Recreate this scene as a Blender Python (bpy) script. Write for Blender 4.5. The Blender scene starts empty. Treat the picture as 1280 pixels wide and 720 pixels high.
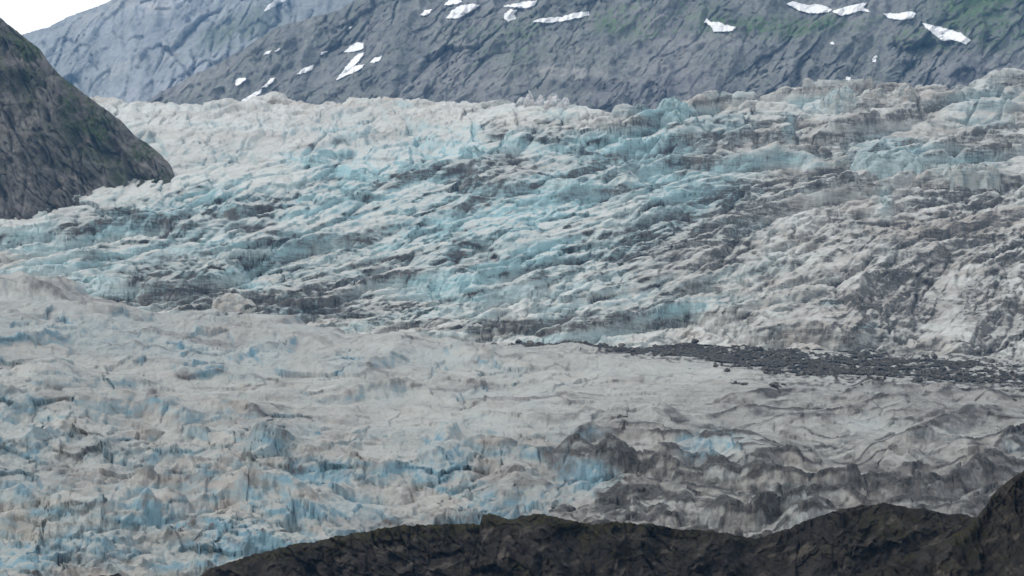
import bpy, math, random
import numpy as np
from mathutils import Vector
random.seed(4); np.random.seed(4)
S = bpy.context.scene
COL = S.collection
F32 = np.float32
# ------------------------------------------------------------------ camera model
FPX = 1280 * 100.0 / 36.0
PITCH = math.atan(345 / FPX)
CP, SP = math.cos(PITCH), math.sin(PITCH)
def at(u, v, Y):
    """world point on the line of sight through (u, v) of a 1280x720 picture, at ground distance Y"""
    cx = (u - 640.0) / FPX; cz = (360.0 - v) / FPX
    dy = CP - cz * SP; dz = SP + cz * CP
    return cx / dy * Y, Y + 0 * cx, dz / dy * Y
# ------------------------------------------------------------------ noise
def _h(ix, iy, seed):
    h = (ix.astype(np.int64) * 374761393 + iy.astype(np.int64) * 668265263 + seed * 1442695041) & 0xffffffff
    h = ((h ^ (h >> 13)) * 1274126177) & 0xffffffff
    h = ((h ^ (h >> 16)) * 2246822519) & 0xffffffff
    return h ^ (h >> 15)
def rnd(ix, iy, seed): return (_h(ix, iy, seed) & 0xffffff).astype(F32) / F32(0xffffff)
_GA = np.linspace(0, 2 * np.pi, 256, endpoint=False); _GX = np.cos(_GA).astype(F32); _GY = np.sin(_GA).astype(F32)
def noise(x, y, seed=0):
    """gradient noise, about -1..1"""
    x = np.asarray(x, F32) + F32(seed * 17.31); y = np.asarray(y, F32) + F32(seed * 9.77)
    ix = np.floor(x); iy = np.floor(y); fx = x - ix; fy = y - iy
    ix = ix.astype(np.int64); iy = iy.astype(np.int64)
    def g(dx, dy):
        k = _h(ix + dx, iy + dy, seed) & 255
        return _GX[k] * (fx - dx) + _GY[k] * (fy - dy)
    sx = fx * fx * fx * (fx * (fx * 6 - 15) + 10); sy = fy * fy * fy * (fy * (fy * 6 - 15) + 10)
    a = g(0, 0); b = g(1, 0); c = g(0, 1); d = g(1, 1)
    return ((a + (b - a) * sx) * (1 - sy) + (c + (d - c) * sx) * sy) * F32(1.5)
def fbm(x, y, o=4, seed=0, gain=.5, lac=2.03):
    s = 0; a = 1.0; t = 0
    for i in range(o):
        s = s + a * noise(x, y, seed + i * 7); t += a; a *= gain; x = x * lac + 3.1; y = y * lac - 1.7
    return s / t
def ridged(x, y, o=4, seed=0, gain=.5, lac=2.03, sharp=1.0):
    s = 0; a = 1.0; t = 0; w = 1.0
    for i in range(o):
        n = np.clip(1 - np.abs(noise(x, y, seed + i * 7)), 0, 1); n = n ** (2 * sharp)
        s = s + a * n * w; w = np.clip(n * 1.6, 0, 1); t += a; a *= gain; x = x * lac + 3.1; y = y * lac - 1.7
    return s / t
def worley(x, y, seed=0, jit=.95):
    """F1, F2, random value of the nearest cell, offset to its point"""
    ix = np.floor(x).astype(np.int64); iy = np.floor(y).astype(np.int64)
    f1 = np.full(x.shape, 9., F32); f2 = f1.copy(); cid = np.zeros(x.shape, F32); ox = cid.copy(); oy = cid.copy()
    for dx in (-1, 0, 1):
        for dy in (-1, 0, 1):
            jx = ix + dx; jy = iy + dy
            px = jx + .5 + (rnd(jx, jy, seed) - .5) * jit; py = jy + .5 + (rnd(jx, jy, seed + 1) - .5) * jit
            ex = (x - px).astype(F32); ey = (y - py).astype(F32); d = np.sqrt(ex * ex + ey * ey)
            n = d < f1
            f2 = np.where(n, f1, np.minimum(f2, d)); cid = np.where(n, rnd(jx, jy, seed + 2), cid)
            ox = np.where(n, ex, ox); oy = np.where(n, ey, oy); f1 = np.where(n, d, f1)
    return f1, f2, cid, ox, oy
def facets(x, y, seed, crack=.3):
    F1, F2, c, ox, oy = worley(x, y, seed)
    return (c - .5) * .7 + (ox * np.cos(c * 91) + oy * np.sin(c * 91)) * 1.1 - crack * ss(.13, 0, F2 - F1)
def ss(a, b, x):
    t = np.clip((x - a) / (b - a), 0, 1); return t * t * (3 - 2 * t)
def mix(a, b, t): return a + (b - a) * t
def curve(u, pts): return np.interp(u, [p[0] for p in pts], [p[1] for p in pts])
def smooth1(a, k):
    if k < 2: return a
    ker = np.hanning(k + 2)[1:-1]; ker /= ker.sum()
    p = np.pad(a, (k, k), mode='edge'); return np.convolve(p, ker, 'same')[k:-k]
def blobs(U, V, lst, warp=None):
    """sum of soft tilted ellipses: (u, v, half width, half height, degrees up to the right, amount)"""
    o = np.zeros(U.shape, F32)
    if warp is not None: U = U + warp[0]; V = V + warp[1]
    for (u, v, a, b, ang, w) in lst:
        c = math.cos(math.radians(ang)); s = math.sin(math.radians(ang))
        dx = U - u; dy = -(V - v)
        p = (dx * c + dy * s) / a; q = (-dx * s + dy * c) / b
        o += w * np.exp(-np.minimum((p * p + q * q) ** 1.5, 30)).astype(F32)
    return o
# ------------------------------------------------------------------ mesh
def tag(o, label=None, cat=None, group=None, kind=None):
    if label: o['label'] = label
    if cat: o['category'] = cat
    if group: o['group'] = group
    if kind: o['kind'] = kind
    return o
def mesh_from(name, co, faces, mat, attrs=None, smooth=True):
    me = bpy.data.meshes.new(name)
    n = len(co); nf = len(faces); k = faces.shape[1]
    me.vertices.add(n); me.vertices.foreach_set('co', np.ascontiguousarray(co, F32).ravel())
    me.loops.add(nf * k); me.loops.foreach_set('vertex_index', faces.astype(np.int32).ravel())
    me.polygons.add(nf)
    me.polygons.foreach_set('loop_start', np.arange(nf, dtype=np.int32) * k)
    try: me.polygons.foreach_set('loop_total', np.full(nf, k, np.int32))
    except Exception: pass
    me.update(calc_edges=True)
    me.polygons.foreach_set('use_smooth', np.full(nf, smooth, bool))
    for an, arr in (attrs or {}).items():
        a = me.attributes.new(an, 'FLOAT_COLOR', 'POINT')
        a.data.foreach_set('color', np.ascontiguousarray(arr, F32).ravel())
    me.materials.append(mat); me.update()
    o = bpy.data.objects.new(name, me); COL.objects.link(o)
    return o
def grid_faces(r, c):
    i = np.arange(r * c).reshape(r, c)
    return np.stack([i[:-1, :-1].ravel(), i[:-1, 1:].ravel(), i[1:, 1:].ravel(), i[1:, :-1].ravel()], 1)
def sheet(name, X, Y, Z, mat, masks=None, smooth=True):
    r, c = X.shape
    co = np.stack([X.ravel(), Y.ravel(), Z.ravel()], 1)
    at_ = None
    if masks:
        m = [np.clip(a, 0, 1).astype(F32).ravel() for a in masks] + [np.ones(r * c, F32)] * (4 - len(masks))
        at_ = {'mask': np.stack(m, 1)}
    return tag(mesh_from(name, co, grid_faces(r, c), mat, at_, smooth), kind='structure')
def normals(X, Y, Z):
    P = np.stack([X, Y, Z], -1).astype(F32)
    a = np.gradient(P, axis=1); b = np.gradient(P, axis=0)
    n = np.cross(a, b); n /= np.linalg.norm(n, axis=-1, keepdims=True) + 1e-9
    n *= np.sign(n[..., 2:3] + 1e-9)
    return n
def boxblur(a, k):
    for ax in (0, 1):
        c = np.cumsum(np.pad(a, [(k + 1, k) if i == ax else (0, 0) for i in (0, 1)], mode='edge'), axis=ax, dtype=np.float64)
        n = a.shape[ax]
        a = (np.take(c, np.arange(2 * k + 1, 2 * k + 1 + n), axis=ax) - np.take(c, np.arange(0, n), axis=ax)) / (2 * k + 1)
    return a.astype(F32)
def ucols(step, lo=-240, hi=1520):
    return np.concatenate([np.arange(lo, -8, 5.0), np.arange(-8, 1288, step), np.arange(1288, hi + 1, 5.0)])
# ------------------------------------------------------------------ materials
class NT:
    def __init__(s, name):
        s.m = bpy.data.materials.new(name); s.m.use_nodes = True; s.t = s.m.node_tree; s.t.nodes.clear()
        s.out = s.n('ShaderNodeOutputMaterial'); s.tc = s.n('ShaderNodeTexCoord')
    def n(s, ty, **kw):
        x = s.t.nodes.new(ty)
        for k, v in kw.items(): setattr(x, k, v)
        return x
    def l(s, a, b): s.t.links.new(a, b)
    def put(s, sock, v):
        if isinstance(v, bpy.types.NodeSocket): s.l(v, sock)
        elif v is not None: sock.default_value = v
    def noise(s, sc, scale=1.0, detail=4, rough=.55, loc=(0, 0, 0), dist=0.0, rot=(0, 0, 0)):
        mp = s.n('ShaderNodeMapping'); mp.inputs['Scale'].default_value = sc; mp.inputs['Location'].default_value = loc; mp.inputs['Rotation'].default_value = rot
        s.l(s.tc.outputs['Object'], mp.inputs['Vector'])
        x = s.n('ShaderNodeTexNoise'); x.inputs['Scale'].default_value = scale; x.inputs['Detail'].default_value = detail
        x.inputs['Roughness'].default_value = rough; x.inputs['Distortion'].default_value = dist
        s.l(mp.outputs[0], x.inputs['Vector']); return x.outputs['Fac']
    def ramp(s, v, a, b, lo=0., hi=1.):
        x = s.n('ShaderNodeMapRange', interpolation_type='SMOOTHSTEP'); s.put(x.inputs[0], v)
        for i, q in zip((1, 2, 3, 4), (a, b, lo, hi)): x.inputs[i].default_value = q
        return x.outputs[0]
    def math(s, op, a, b=0.0, clamp=False):
        x = s.n('ShaderNodeMath', operation=op, use_clamp=clamp); s.put(x.inputs[0], a); s.put(x.inputs[1], b); return x.outputs[0]
    def mixc(s, f, a, b, bt='MIX'):
        x = s.n('ShaderNodeMix', data_type='RGBA', blend_type=bt)
        s.put(x.inputs[0], f)
        for i, q in ((6, a), (7, b)):
            s.put(x.inputs[i], (*q, 1) if isinstance(q, tuple) and len(q) == 3 else q)
        return x.outputs[2]
    def masks(s):
        a = s.n('ShaderNodeAttribute', attribute_name='mask'); p = s.n('ShaderNodeSeparateColor')
        s.l(a.outputs['Color'], p.inputs[0]); return p.outputs[0], p.outputs[1], p.outputs[2], a.outputs['Alpha']
    def finish(s, col, rough=.8, bump=None, bdist=1.0, bstr=.5, spec=.3):
        b = s.n('ShaderNodeBsdfPrincipled'); s.put(b.inputs['Base Color'], (*col, 1) if isinstance(col, tuple) else col)
        s.put(b.inputs['Roughness'], rough); b.inputs['Specular IOR Level'].default_value = spec
        if bump is not None:
            q = s.n('ShaderNodeBump'); q.inputs['Distance'].default_value = bdist; q.inputs['Strength'].default_value = bstr
            s.put(q.inputs['Height'], bump); s.l(q.outputs[0], b.inputs['Normal'])
        s.l(b.outputs[0], s.out.inputs[0]); return s.m
def ice_material(name, white, beige, blue, deep, dirtc, sc=1.0, tilt=.22, sa=1.0, base=.22):
    t = NT(name); dirt, bl, cap, deb_shade = t.masks()
    big = t.noise((.004 / sc,) * 3, detail=3); mid = t.noise((.03 / sc,) * 3, detail=5, rough=.65, loc=(7, 1, 3))
    fine = t.noise((.16 / sc, .16 / sc, .16 / sc), detail=5, rough=.7)
    strat = t.noise((.014 / sc, .014 / sc, .13 / sc), detail=6, rough=.72, rot=(0, tilt, 0), dist=1.6)
    drip = t.noise((.14 / sc, .05 / sc, .010 / sc), detail=4, rough=.65, loc=(3, 8, 1))
    c = t.mixc(t.ramp(t.math('ADD', t.math('MULTIPLY', big, .5), t.math('MULTIPLY', mid, .5)), .40, .60), white, beige)
    bf = t.math('MULTIPLY', bl, t.ramp(t.math('ADD', mid, t.math('MULTIPLY', strat, .5)), .5, .85, .75, 1.1), True)
    c = t.mixc(t.ramp(bf, 0, .62), c, blue)
    c = t.mixc(t.ramp(bf, .60, 1.0), c, deep)
    # snow-crust on the flat tops
    c = t.mixc(t.math('MULTIPLY', cap, .5), c, white)
    # dirt sits in the layers of the ice and runs down the faces
    s1 = t.ramp(strat, .44, .60, 0, sa); s2 = t.ramp(drip, .47, .66)
    st = t.math('MAXIMUM', s1, t.math('MULTIPLY', s2, .8))
    lay = t.math('ADD', t.math('MULTIPLY', st, .5), t.math('ADD', t.math('MULTIPLY', t.ramp(mid, .42, .58), .35), t.math('MULTIPLY', t.ramp(fine, .44, .58), .35)))
    df = t.math('MULTIPLY', dirt, t.math('ADD', t.math('MULTIPLY', lay, 1.0), base), True)
    df = t.math('ADD', df, t.math('MULTIPLY', t.math('MULTIPLY', s1, t.math('SUBTRACT', 1.0, cap, True)), .10), True)
    c = t.mixc(df, c, dirtc)
    sp = t.math('MULTIPLY', deb_shade, t.ramp(fine, .38, .56), True)
    db = t.math('ADD', t.math('MULTIPLY', sp, .6), t.math('MULTIPLY', t.math('POWER', deb_shade, 1.5), .8), True)
    c = t.mixc(db, c, t.mixc(t.ramp(fine, .4, .65), (.022, .021, .019), (.09, .086, .078)))
    c = t.mixc(1.0, c, t.mixc(t.ramp(fine, .3, .7), (.86, .86, .87), (1.0, 1.0, 1.0)), 'MULTIPLY')
    h = t.math('ADD', t.math('MULTIPLY', mid, 1.2), t.math('ADD', t.math('MULTIPLY', fine, .5), t.math('MULTIPLY', strat, .45 * sa)))
    return t.finish(c, .6, h, 6.0 * sc, .75, .25)
def rock_material(name, a, b, green, pale, sc=1.0, spec=.15, bdist=6.0, gw=(.40, .56), bst=1.0):
    t = NT(name); veg, lt, dk, _ = t.masks()
    big = t.noise((.006 / sc,) * 3, detail=4); mid = t.noise((.018 / sc,) * 3, detail=9, rough=.66)
    fine = t.noise((.13 / sc,) * 3, detail=5, rough=.7); cr = t.noise((.04 / sc, .04 / sc, .022 / sc), detail=6, rough=.7, loc=(4, 4, 2), dist=.6)
    c = t.mixc(t.ramp(mid, .36, .66), a, b)
    c = t.mixc(t.math('MULTIPLY', lt, t.ramp(cr, .35, .6)), c, pale)
    c = t.mixc(t.math('MULTIPLY', t.ramp(cr, .52, .62), .3), c, tuple(x * .5 for x in a))
    g = t.math('MULTIPLY', veg, t.ramp(t.math('ADD', t.math('MULTIPLY', fine, .6), t.math('MULTIPLY', big, .4)), *gw), True)
    c = t.mixc(g, c, t.mixc(t.ramp(fine, .4, .65), tuple(x * .6 for x in green), green))
    c = t.mixc(t.math('MULTIPLY', dk, .8), c, tuple(x * .35 for x in a))
    c = t.mixc(1.0, c, t.mixc(t.ramp(fine, .3, .7), (.78, .78, .78), (1.25, 1.25, 1.25)), 'MULTIPLY')
    h = t.math('ADD', t.math('MULTIPLY', mid, 1.6), t.math('ADD', t.math('MULTIPLY', fine, .6), t.math('MULTIPLY', cr, 1.6)))
    return t.finish(c, .9, h, bdist * sc * 2.2, bst, spec)
M_fall = ice_material('icefall_ice', (.62, .635, .60), (.46, .425, .375), (.44, .56, .565), (.33, .525, .56), (.105, .102, .092), base=.34)
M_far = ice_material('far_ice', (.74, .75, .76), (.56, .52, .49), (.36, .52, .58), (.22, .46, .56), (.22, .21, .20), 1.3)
M_tong = ice_material('tongue_ice', (.425, .437, .405), (.340, .318, .285), (.275, .355, .375), (.18, .32, .39), (.115, .105, .098), .8, .1, .25, .45)
M_cliff = rock_material('cliff_rock', (.11, .104, .096), (.27, .255, .238), (.065, .10, .035), (.42, .38, .34), 1.0)
M_mount = rock_material('mountain_rock', (.165, .165, .175), (.255, .25, .255), (.10, .165, .07), (.42, .39, .385), 2.4, bst=.4)
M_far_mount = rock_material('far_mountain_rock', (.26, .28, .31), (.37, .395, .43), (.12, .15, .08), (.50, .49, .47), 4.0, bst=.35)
M_ridge = rock_material('ridge_rock', (.016, .013, .011), (.050, .042, .036), (.045, .040, .012), (.22, .19, .165), .30)
# ------------------------------------------------------------------ ICEFALL
def icefall():
    u1 = ucols(1.2); nr = 860
    sky = [(-240, 118), (100, 120), (135, 124), (170, 130), (250, 132), (320, 124), (345, 120), (380, 128), (480, 126), (560, 130), (640, 127), (680, 124),
           (715, 132), (740, 136), (800, 134), (830, 132), (870, 134), (905, 128), (930, 130), (985, 120), (1050, 117), (1095, 108), (1160, 112), (1200, 110), (1235, 99), (1280, 91), (1400, 80), (1520, 78)]
    top = smooth1(curve(u1, sky), 9)
    tt = np.linspace(0, 1, nr) ** 1.0
    V = 505 + (top[None, :] - 505) * tt[:, None]; U = np.repeat(u1[None, :], nr, 0)
    V = V.astype(F32); U = U.astype(F32)
    # ground distance: the fall is steep, the far left flattens out towards the neve
    Yb = np.interp(V, [90, 120, 150, 220, 300, 400, 440, 505], [5650, 5450, 5180, 4720, 4300, 3860, 3700, 3480])
    left = ss(720, 420, U) * ss(205, 125, V)
    Yb = Yb + 900 * left
    # ---- relief in the sheet's own across/up directions
    ug = np.arange(-260, 1560, 4.0)
    tg = np.interp(ug, [-240, 0, 200, 400, 800, 950, 1280, 1520], [.12, .14, .20, .24, .27, .25, .20, .14])
    ig = np.cumsum(tg) * 4.0; ig -= np.interp(640, ug, ig)
    D0 = V + np.interp(U, ug, ig).astype(F32) * (.15 + .85 * ss(540, 280, V)) * (.35 + .65 * ss(60, 330, V))
    wx = fbm(U / 190, D0 / 60, 4, 11); wy = fbm(U / 220, D0 / 42, 4, 23)
    fine_w = fbm(U / 70, D0 / 13, 4, 31)
    D = D0
    def terr(L, wamp, seed, front=.28, el=6.0):
        ph = -(D / L) + wamp * fbm(U / (L * el), D / (L * 1.5), 3, seed) * 1.5 + .16 * fine_w
        k = np.floor(ph); f = ph - k
        p = np.where(f < front, ss(0, front, f), 1 - ((f - front) / (1 - front)) ** 1.3)
        amp = .25 + 1.1 * ss(-.3, .5, noise(U / (L * 5) + k * 7.3, k * 3.7 + 0 * U, seed + 5))
        return (p - .5) * amp, f
    t1, f1 = terr(46, .9, 41, .30); t2, f2 = terr(21, 1.0, 51, .32, 7); t3, f3 = terr(9.5, 1.0, 61, .35, 8); t4, f4 = terr(4.6, .9, 67, .35, 9)
    rough = np.clip(blobs(U, V, [(1000, 135, 420, 55, 4, .95), (1180, 200, 200, 60, 0, .6), (830, 165, 110, 40, 0, .3), (430, 175, 200, 34, 0, .25), (1150, 330, 180, 70, 0, .22), (250, 155, 160, 40, 0, .1)]) + .06, 0, 1)
    bx = U / 52 + .35 * wx + .10 * fine_w; by = D / 20 + .4 * wy
    F1, F2, cid, ox, oy = worley(bx, by, 71)
    blk = (cid - .5) * 1.3 + (ox * (rnd((cid * 997).astype(np.int64), (cid * 313).astype(np.int64), 3) - .5) * 1.2) - oy * .5 - .6 * ss(.14, .0, F2 - F1)
    G1, G2, gid, gx, gy = worley(U / 22 + .3 * fine_w, D / 8 + .3 * wy, 75)
    blk2 = (gid - .5) + .4 * gx - .5 * ss(.12, 0, G2 - G1)
    sm = ss(205, 120, V) * ss(640, 560, U)
    curl = ridged(U / 95 + 1.3 * wx, V / 40 + 1.5 * wy, 4, 79, .45)
    rc = ss(850, 1050, U) * ss(200, 260, V)
    k1 = ridged(U / 30 + .6 * fine_w, V / 12 + .5 * wy, 3, 85); k2 = ridged(U / 60 + .8 * wx, (V - .5 * U) / 16 + .8 * wy, 4, 87)
    z = sm * (3 * blk2 + 11 * k1 + 5 * facets(U / 17 + .4 * fine_w, V / 7, 183)) + rc * 4 * k2 + 11 * (.5 + .5 * rough) * facets(U / 46 + .4 * fine_w, D / 14 + .4 * wy, 171) * (.4 + .6 * ss(-.3, .3, wx)) + (31 * (1 - .3 * rc)) * t1 * (1 - .4 * sm) + 12 * t2 + 3.2 * t3 + 1.0 * t4 + rough * (20 * blk + 3 * blk2) + 9 * wy + 6 * rc * curl + 1.8 * fbm(U / 40, D / 9, 4, 81) + .7 * fbm(U / 8, D / 3.2, 3, 91)
    bump = blobs(U, V, [(1240, 100, 30, 9, 10, 14), (1000, 118, 30, 8, 0, 8),
                        (385, 200, 24, 7, 0, 8),
                        (690, 250, 50, 9, 8, 6),
                        (680, 428, 70, 6, 0, 9), (520, 425, 30, 6, 0, 6), (1185, 445, 60, 8, -4, 8), (860, 260, 60, 12, 25, 16), (250, 265, 60, 8, 10, 10)], (14 * fine_w, 5 * wx))
    z = z + bump
    z = z * (1 - .7 * np.clip(blobs(U, V + .18 * U, [(90, 262, 190, 22, 0, 1.0)]), 0, 1)) 
    edge = ss(1.0, .985, tt)[:, None]
    z = z * (.75 + .25 * edge)
    Vm = V - z * FPX / Yb; Dm = D + Vm - V
    n2 = 5.0 * facets(U / 26 + .4 * fine_w, Dm / 11 + .3 * wy, 173, .3) + 3.2 * facets(U / 14 + .4 * fine_w, Dm / 7 + .3 * wy, 175, .25) + 1.3 * facets(U / 7.5 + .3 * fine_w, Dm / 4, 179, .25) + .5 * facets(U / 3.6, Dm / 2.2, 181, .2)
    n2 = n2 * (.68 - .35 * ss(800, 950, U) * ss(250, 200, V)) * (.45 + .75 * ss(-.3, .3, fbm(U / 120, Dm / 40, 3, 187)))
    yo = -10 * t1 - 5 * t2 - 2 * t3 + 4 * wx - 1.1 * n2; z = z + .55 * n2
    X, Y, Z = at(U, V, Yb); Y = Y + yo; Z = Z + z
    # ---- what covers the ice, and the painted crevice shade
    N = normals(X, Y, Z); nz = boxblur(N[..., 2], 1)
    cap = ss(.72, .93, nz); face = ss(.80, .45, nz)
    conv = Z - boxblur(Z, 6); crest = ss(.6, 3.5, conv)
    W = (22 * wx + 8 * fine_w, 9 * wy + 3 * fine_w)
    Dd = [(50, 345, 120, 22, -4, -.7), (1120, 400, 220, 40, 0, .38), (1180, 330, 120, 50, 20, .25), (250, 275, 60, 16, 8, .8), (330, 285, 40, 22, 0, .7), (110, 280, 35, 10, 10, .7), (90, 290, 30, 10, 10, .5), (200, 345, 70, 14, 0, .85), (260, 375, 90, 16, -4, 1.0), (400, 380, 80, 18, 0, .8),
          (140, 378, 30, 6, -6, .9), (110, 335, 25, 14, 0, .6), (330, 250, 60, 9, 8, .4), (420, 300, 60, 10, 5, .5), (560, 310, 70, 16, 12, .5), (480, 340, 50, 14, 8, .5), (470, 390, 60, 14, 0, .7),
          (620, 165, 14, 22, 0, .8), (690, 165, 28, 18, 0, .7), (620, 215, 60, 18, 10, .7), (720, 200, 30, 24, 0, .5), (590, 240, 90, 22, 14, .5), (880, 190, 60, 40, 0, .4), (770, 215, 40, 20, 0, .4),
          (850, 300, 85, 34, 10, 1.0), (800, 335, 60, 18, 10, .6), (930, 250, 50, 26, 15, .8), (955, 150, 60, 18, 0, .5), (1000, 170, 40, 10, 0, .5), (1010, 225, 70, 10, 8, .5), (1060, 290, 40, 24, 0, .6),
          (640, 410, 120, 9, 0, .7), (750, 395, 60, 10, 6, .5), (820, 405, 50, 8, 5, .5), (1180, 385, 120, 22, 0, .7), (1130, 130, 60, 16, 0, .45), (1200, 250, 70, 26, 0, .5), (1230, 300, 60, 30, 0, .5),
          (1240, 420, 50, 26, 0, .8), (1130, 340, 60, 30, 20, .45), (1000, 330, 60, 20, 15, .4), (910, 320, 50, 14, 15, .5), (1060, 190, 80, 14, 0, .4), (500, 225, 30, 8, 10, .5), (470, 165, 30, 6, 0, .2), (540, 210, 60, 10, 8, .5),
          (1240, 180, 60, 18, 0, .3), (300, 395, 140, 6, -4, .6), (380, 345, 60, 10, 0, .5), (700, 335, 60, 10, 12, .5)]
    dirt = blobs(U, Vm, Dd, W) + .08 + .20 * ss(820, 1100, U) + .46 * ss(.04, .36, fbm(U / 120, Dm / 22, 5, 101, .6)) + .42 * ss(.0, .36, fbm(U / 230, Dm / 11, 5, 103, .55))
    dirt = dirt * (.45 + .75 * face) * (1 - .75 * sm) * (1 - .45 * cap)
    dirt = dirt + .25 * ss(.25, .6, fbm(U / 50, Dm / 7, 4, 105)) * ss(.3, .9, dirt + .3)
    Bb = [(830, 138, 34, 12, -5, 1.1), (830, 185, 30, 60, 0, .5), (900, 150, 40, 16, 0, .7), (985, 158, 8, 16, 0, .9), (1112, 190, 52, 20, 0, 1.1), (1000, 200, 40, 12, 0, .6), (1215, 205, 50, 20, 0, .6), (1230, 130, 50, 30, 10, .45),
          (690, 225, 60, 10, 8, .8), (585, 188, 32, 12, 0, 1.0), (500, 200, 90, 22, 6, .6), (380, 200, 40, 10, 0, .9), (455, 215, 34, 9, 0, .9), (450, 245, 140, 26, 8, .55), (250, 262, 90, 8, 10, .8), (600, 270, 120, 30, 14, .5),
          (690, 260, 90, 30, 12, .6), (860, 265, 70, 9, 28, 1.0), (800, 300, 80, 12, 20, .5), (870, 240, 60, 30, 10, .6), (760, 190, 90, 20, 0, .7), (340, 360, 40, 8, 0, .6), (420, 390, 120, 10, 0, .5), (535, 393, 12, 6, 0, .7),
          (840, 385, 120, 10, 8, .5), (1040, 380, 16, 5, 0, .9), (1088, 407, 16, 4, 0, .9), (1235, 350, 20, 6, 0, .6), (1110, 250, 8, 22, 0, .5), (570, 245, 80, 10, 8, .5), (660, 325, 100, 14, 14, .4),
          (250, 155, 30, 8, 0, .4), (420, 165, 60, 8, 0, .35), (160, 280, 120, 12, 8, .35), (560, 160, 60, 8, 0, .35), (1020, 130, 40, 10, 0, .5), (300, 300, 60, 8, 5, .4), (920, 205, 40, 14, 0, .6)]
    blue = blobs(U, Vm, Bb, (12 * wx + 5 * fine_w, 5 * wy + 2 * fine_w)) + .46 * ss(1080, 650, U) * ss(130, 190, Vm) * ss(440, 330, Vm) * ss(-100, 150, U) + .50 * ss(-.4, .5, fbm(U / 110, Dm / 24, 4, 111)) * (1 - .45 * ss(850, 1050, U))
    blue = blue * (.55 + .55 * face) * (1 - .55 * ss(.3, .9, cap)) * (1 - .45 * ss(1000, 1250, U) * ss(230, 320, Vm))
    band = ss(0, .05, f2) * ss(.20, .06, f2) * ss(-.05, .3, fbm(U / 40, Dm / 12, 4, 151)) + .8 * ss(0, .05, f3) * ss(.26, .08, f3) * ss(.0, .3, fbm(U / 36, Dm / 9, 4, 153)) + ss(0, .04, f1) * ss(.12, .05, f1) * ss(-.1, .3, fbm(U / 50, Dm / 16, 4, 157))  # crevice darkening painted along the foot of the ice steps
    spk = ss(.22, .5, fbm(U / 9, Dm / 3.2, 4, 159)) * ss(-.2, .3, fbm(U / 110, Dm / 30, 3, 161) + .1)
    deb_shade0 = (band * .95 + spk * .35) * (1 - .8 * sm) * (.35 + .65 * ss(.1, .5, dirt)) * (1 - .65 * ss(800, 1000, U))
    deb_shade = 1.35 * deb_shade0 + .65 * ss(.35, .75, dirt) * ss(.2, .55, fbm(U / 14, Vm / 4, 3, 121)) + .5 * ss(.48, .62, fbm(U / 30, Vm / 6, 5, 131)) * ss(.15, .5, dirt)
    deb_shade = deb_shade + .8 * blobs(U, Vm, [(270, 378, 60, 7, -4, 1), (140, 378, 18, 4, 0, 1), (390, 388, 70, 4, -5, .7), (820, 250, 10, 3, 20, 0), (1240, 445, 60, 10, 0, .7), (870, 255, 30, 3, 15, .6), (900, 265, 24, 8, 20, .4)], W) * ss(-.2, .2, fbm(U / 12, Vm / 4, 3, 141))
    cap = cap * (1 - .75 * ss(800, 1100, U)) * (1 - .6 * sm)
    return U, V, X, Y, Z, dirt, blue, cap, deb_shade, sm
U, V, X, Y, Z, dirt, blue, cap, deb_shade, sm = icefall()
sheet('glacier_icefall', X, Y, Z, M_fall, (dirt, blue, cap, deb_shade))
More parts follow.
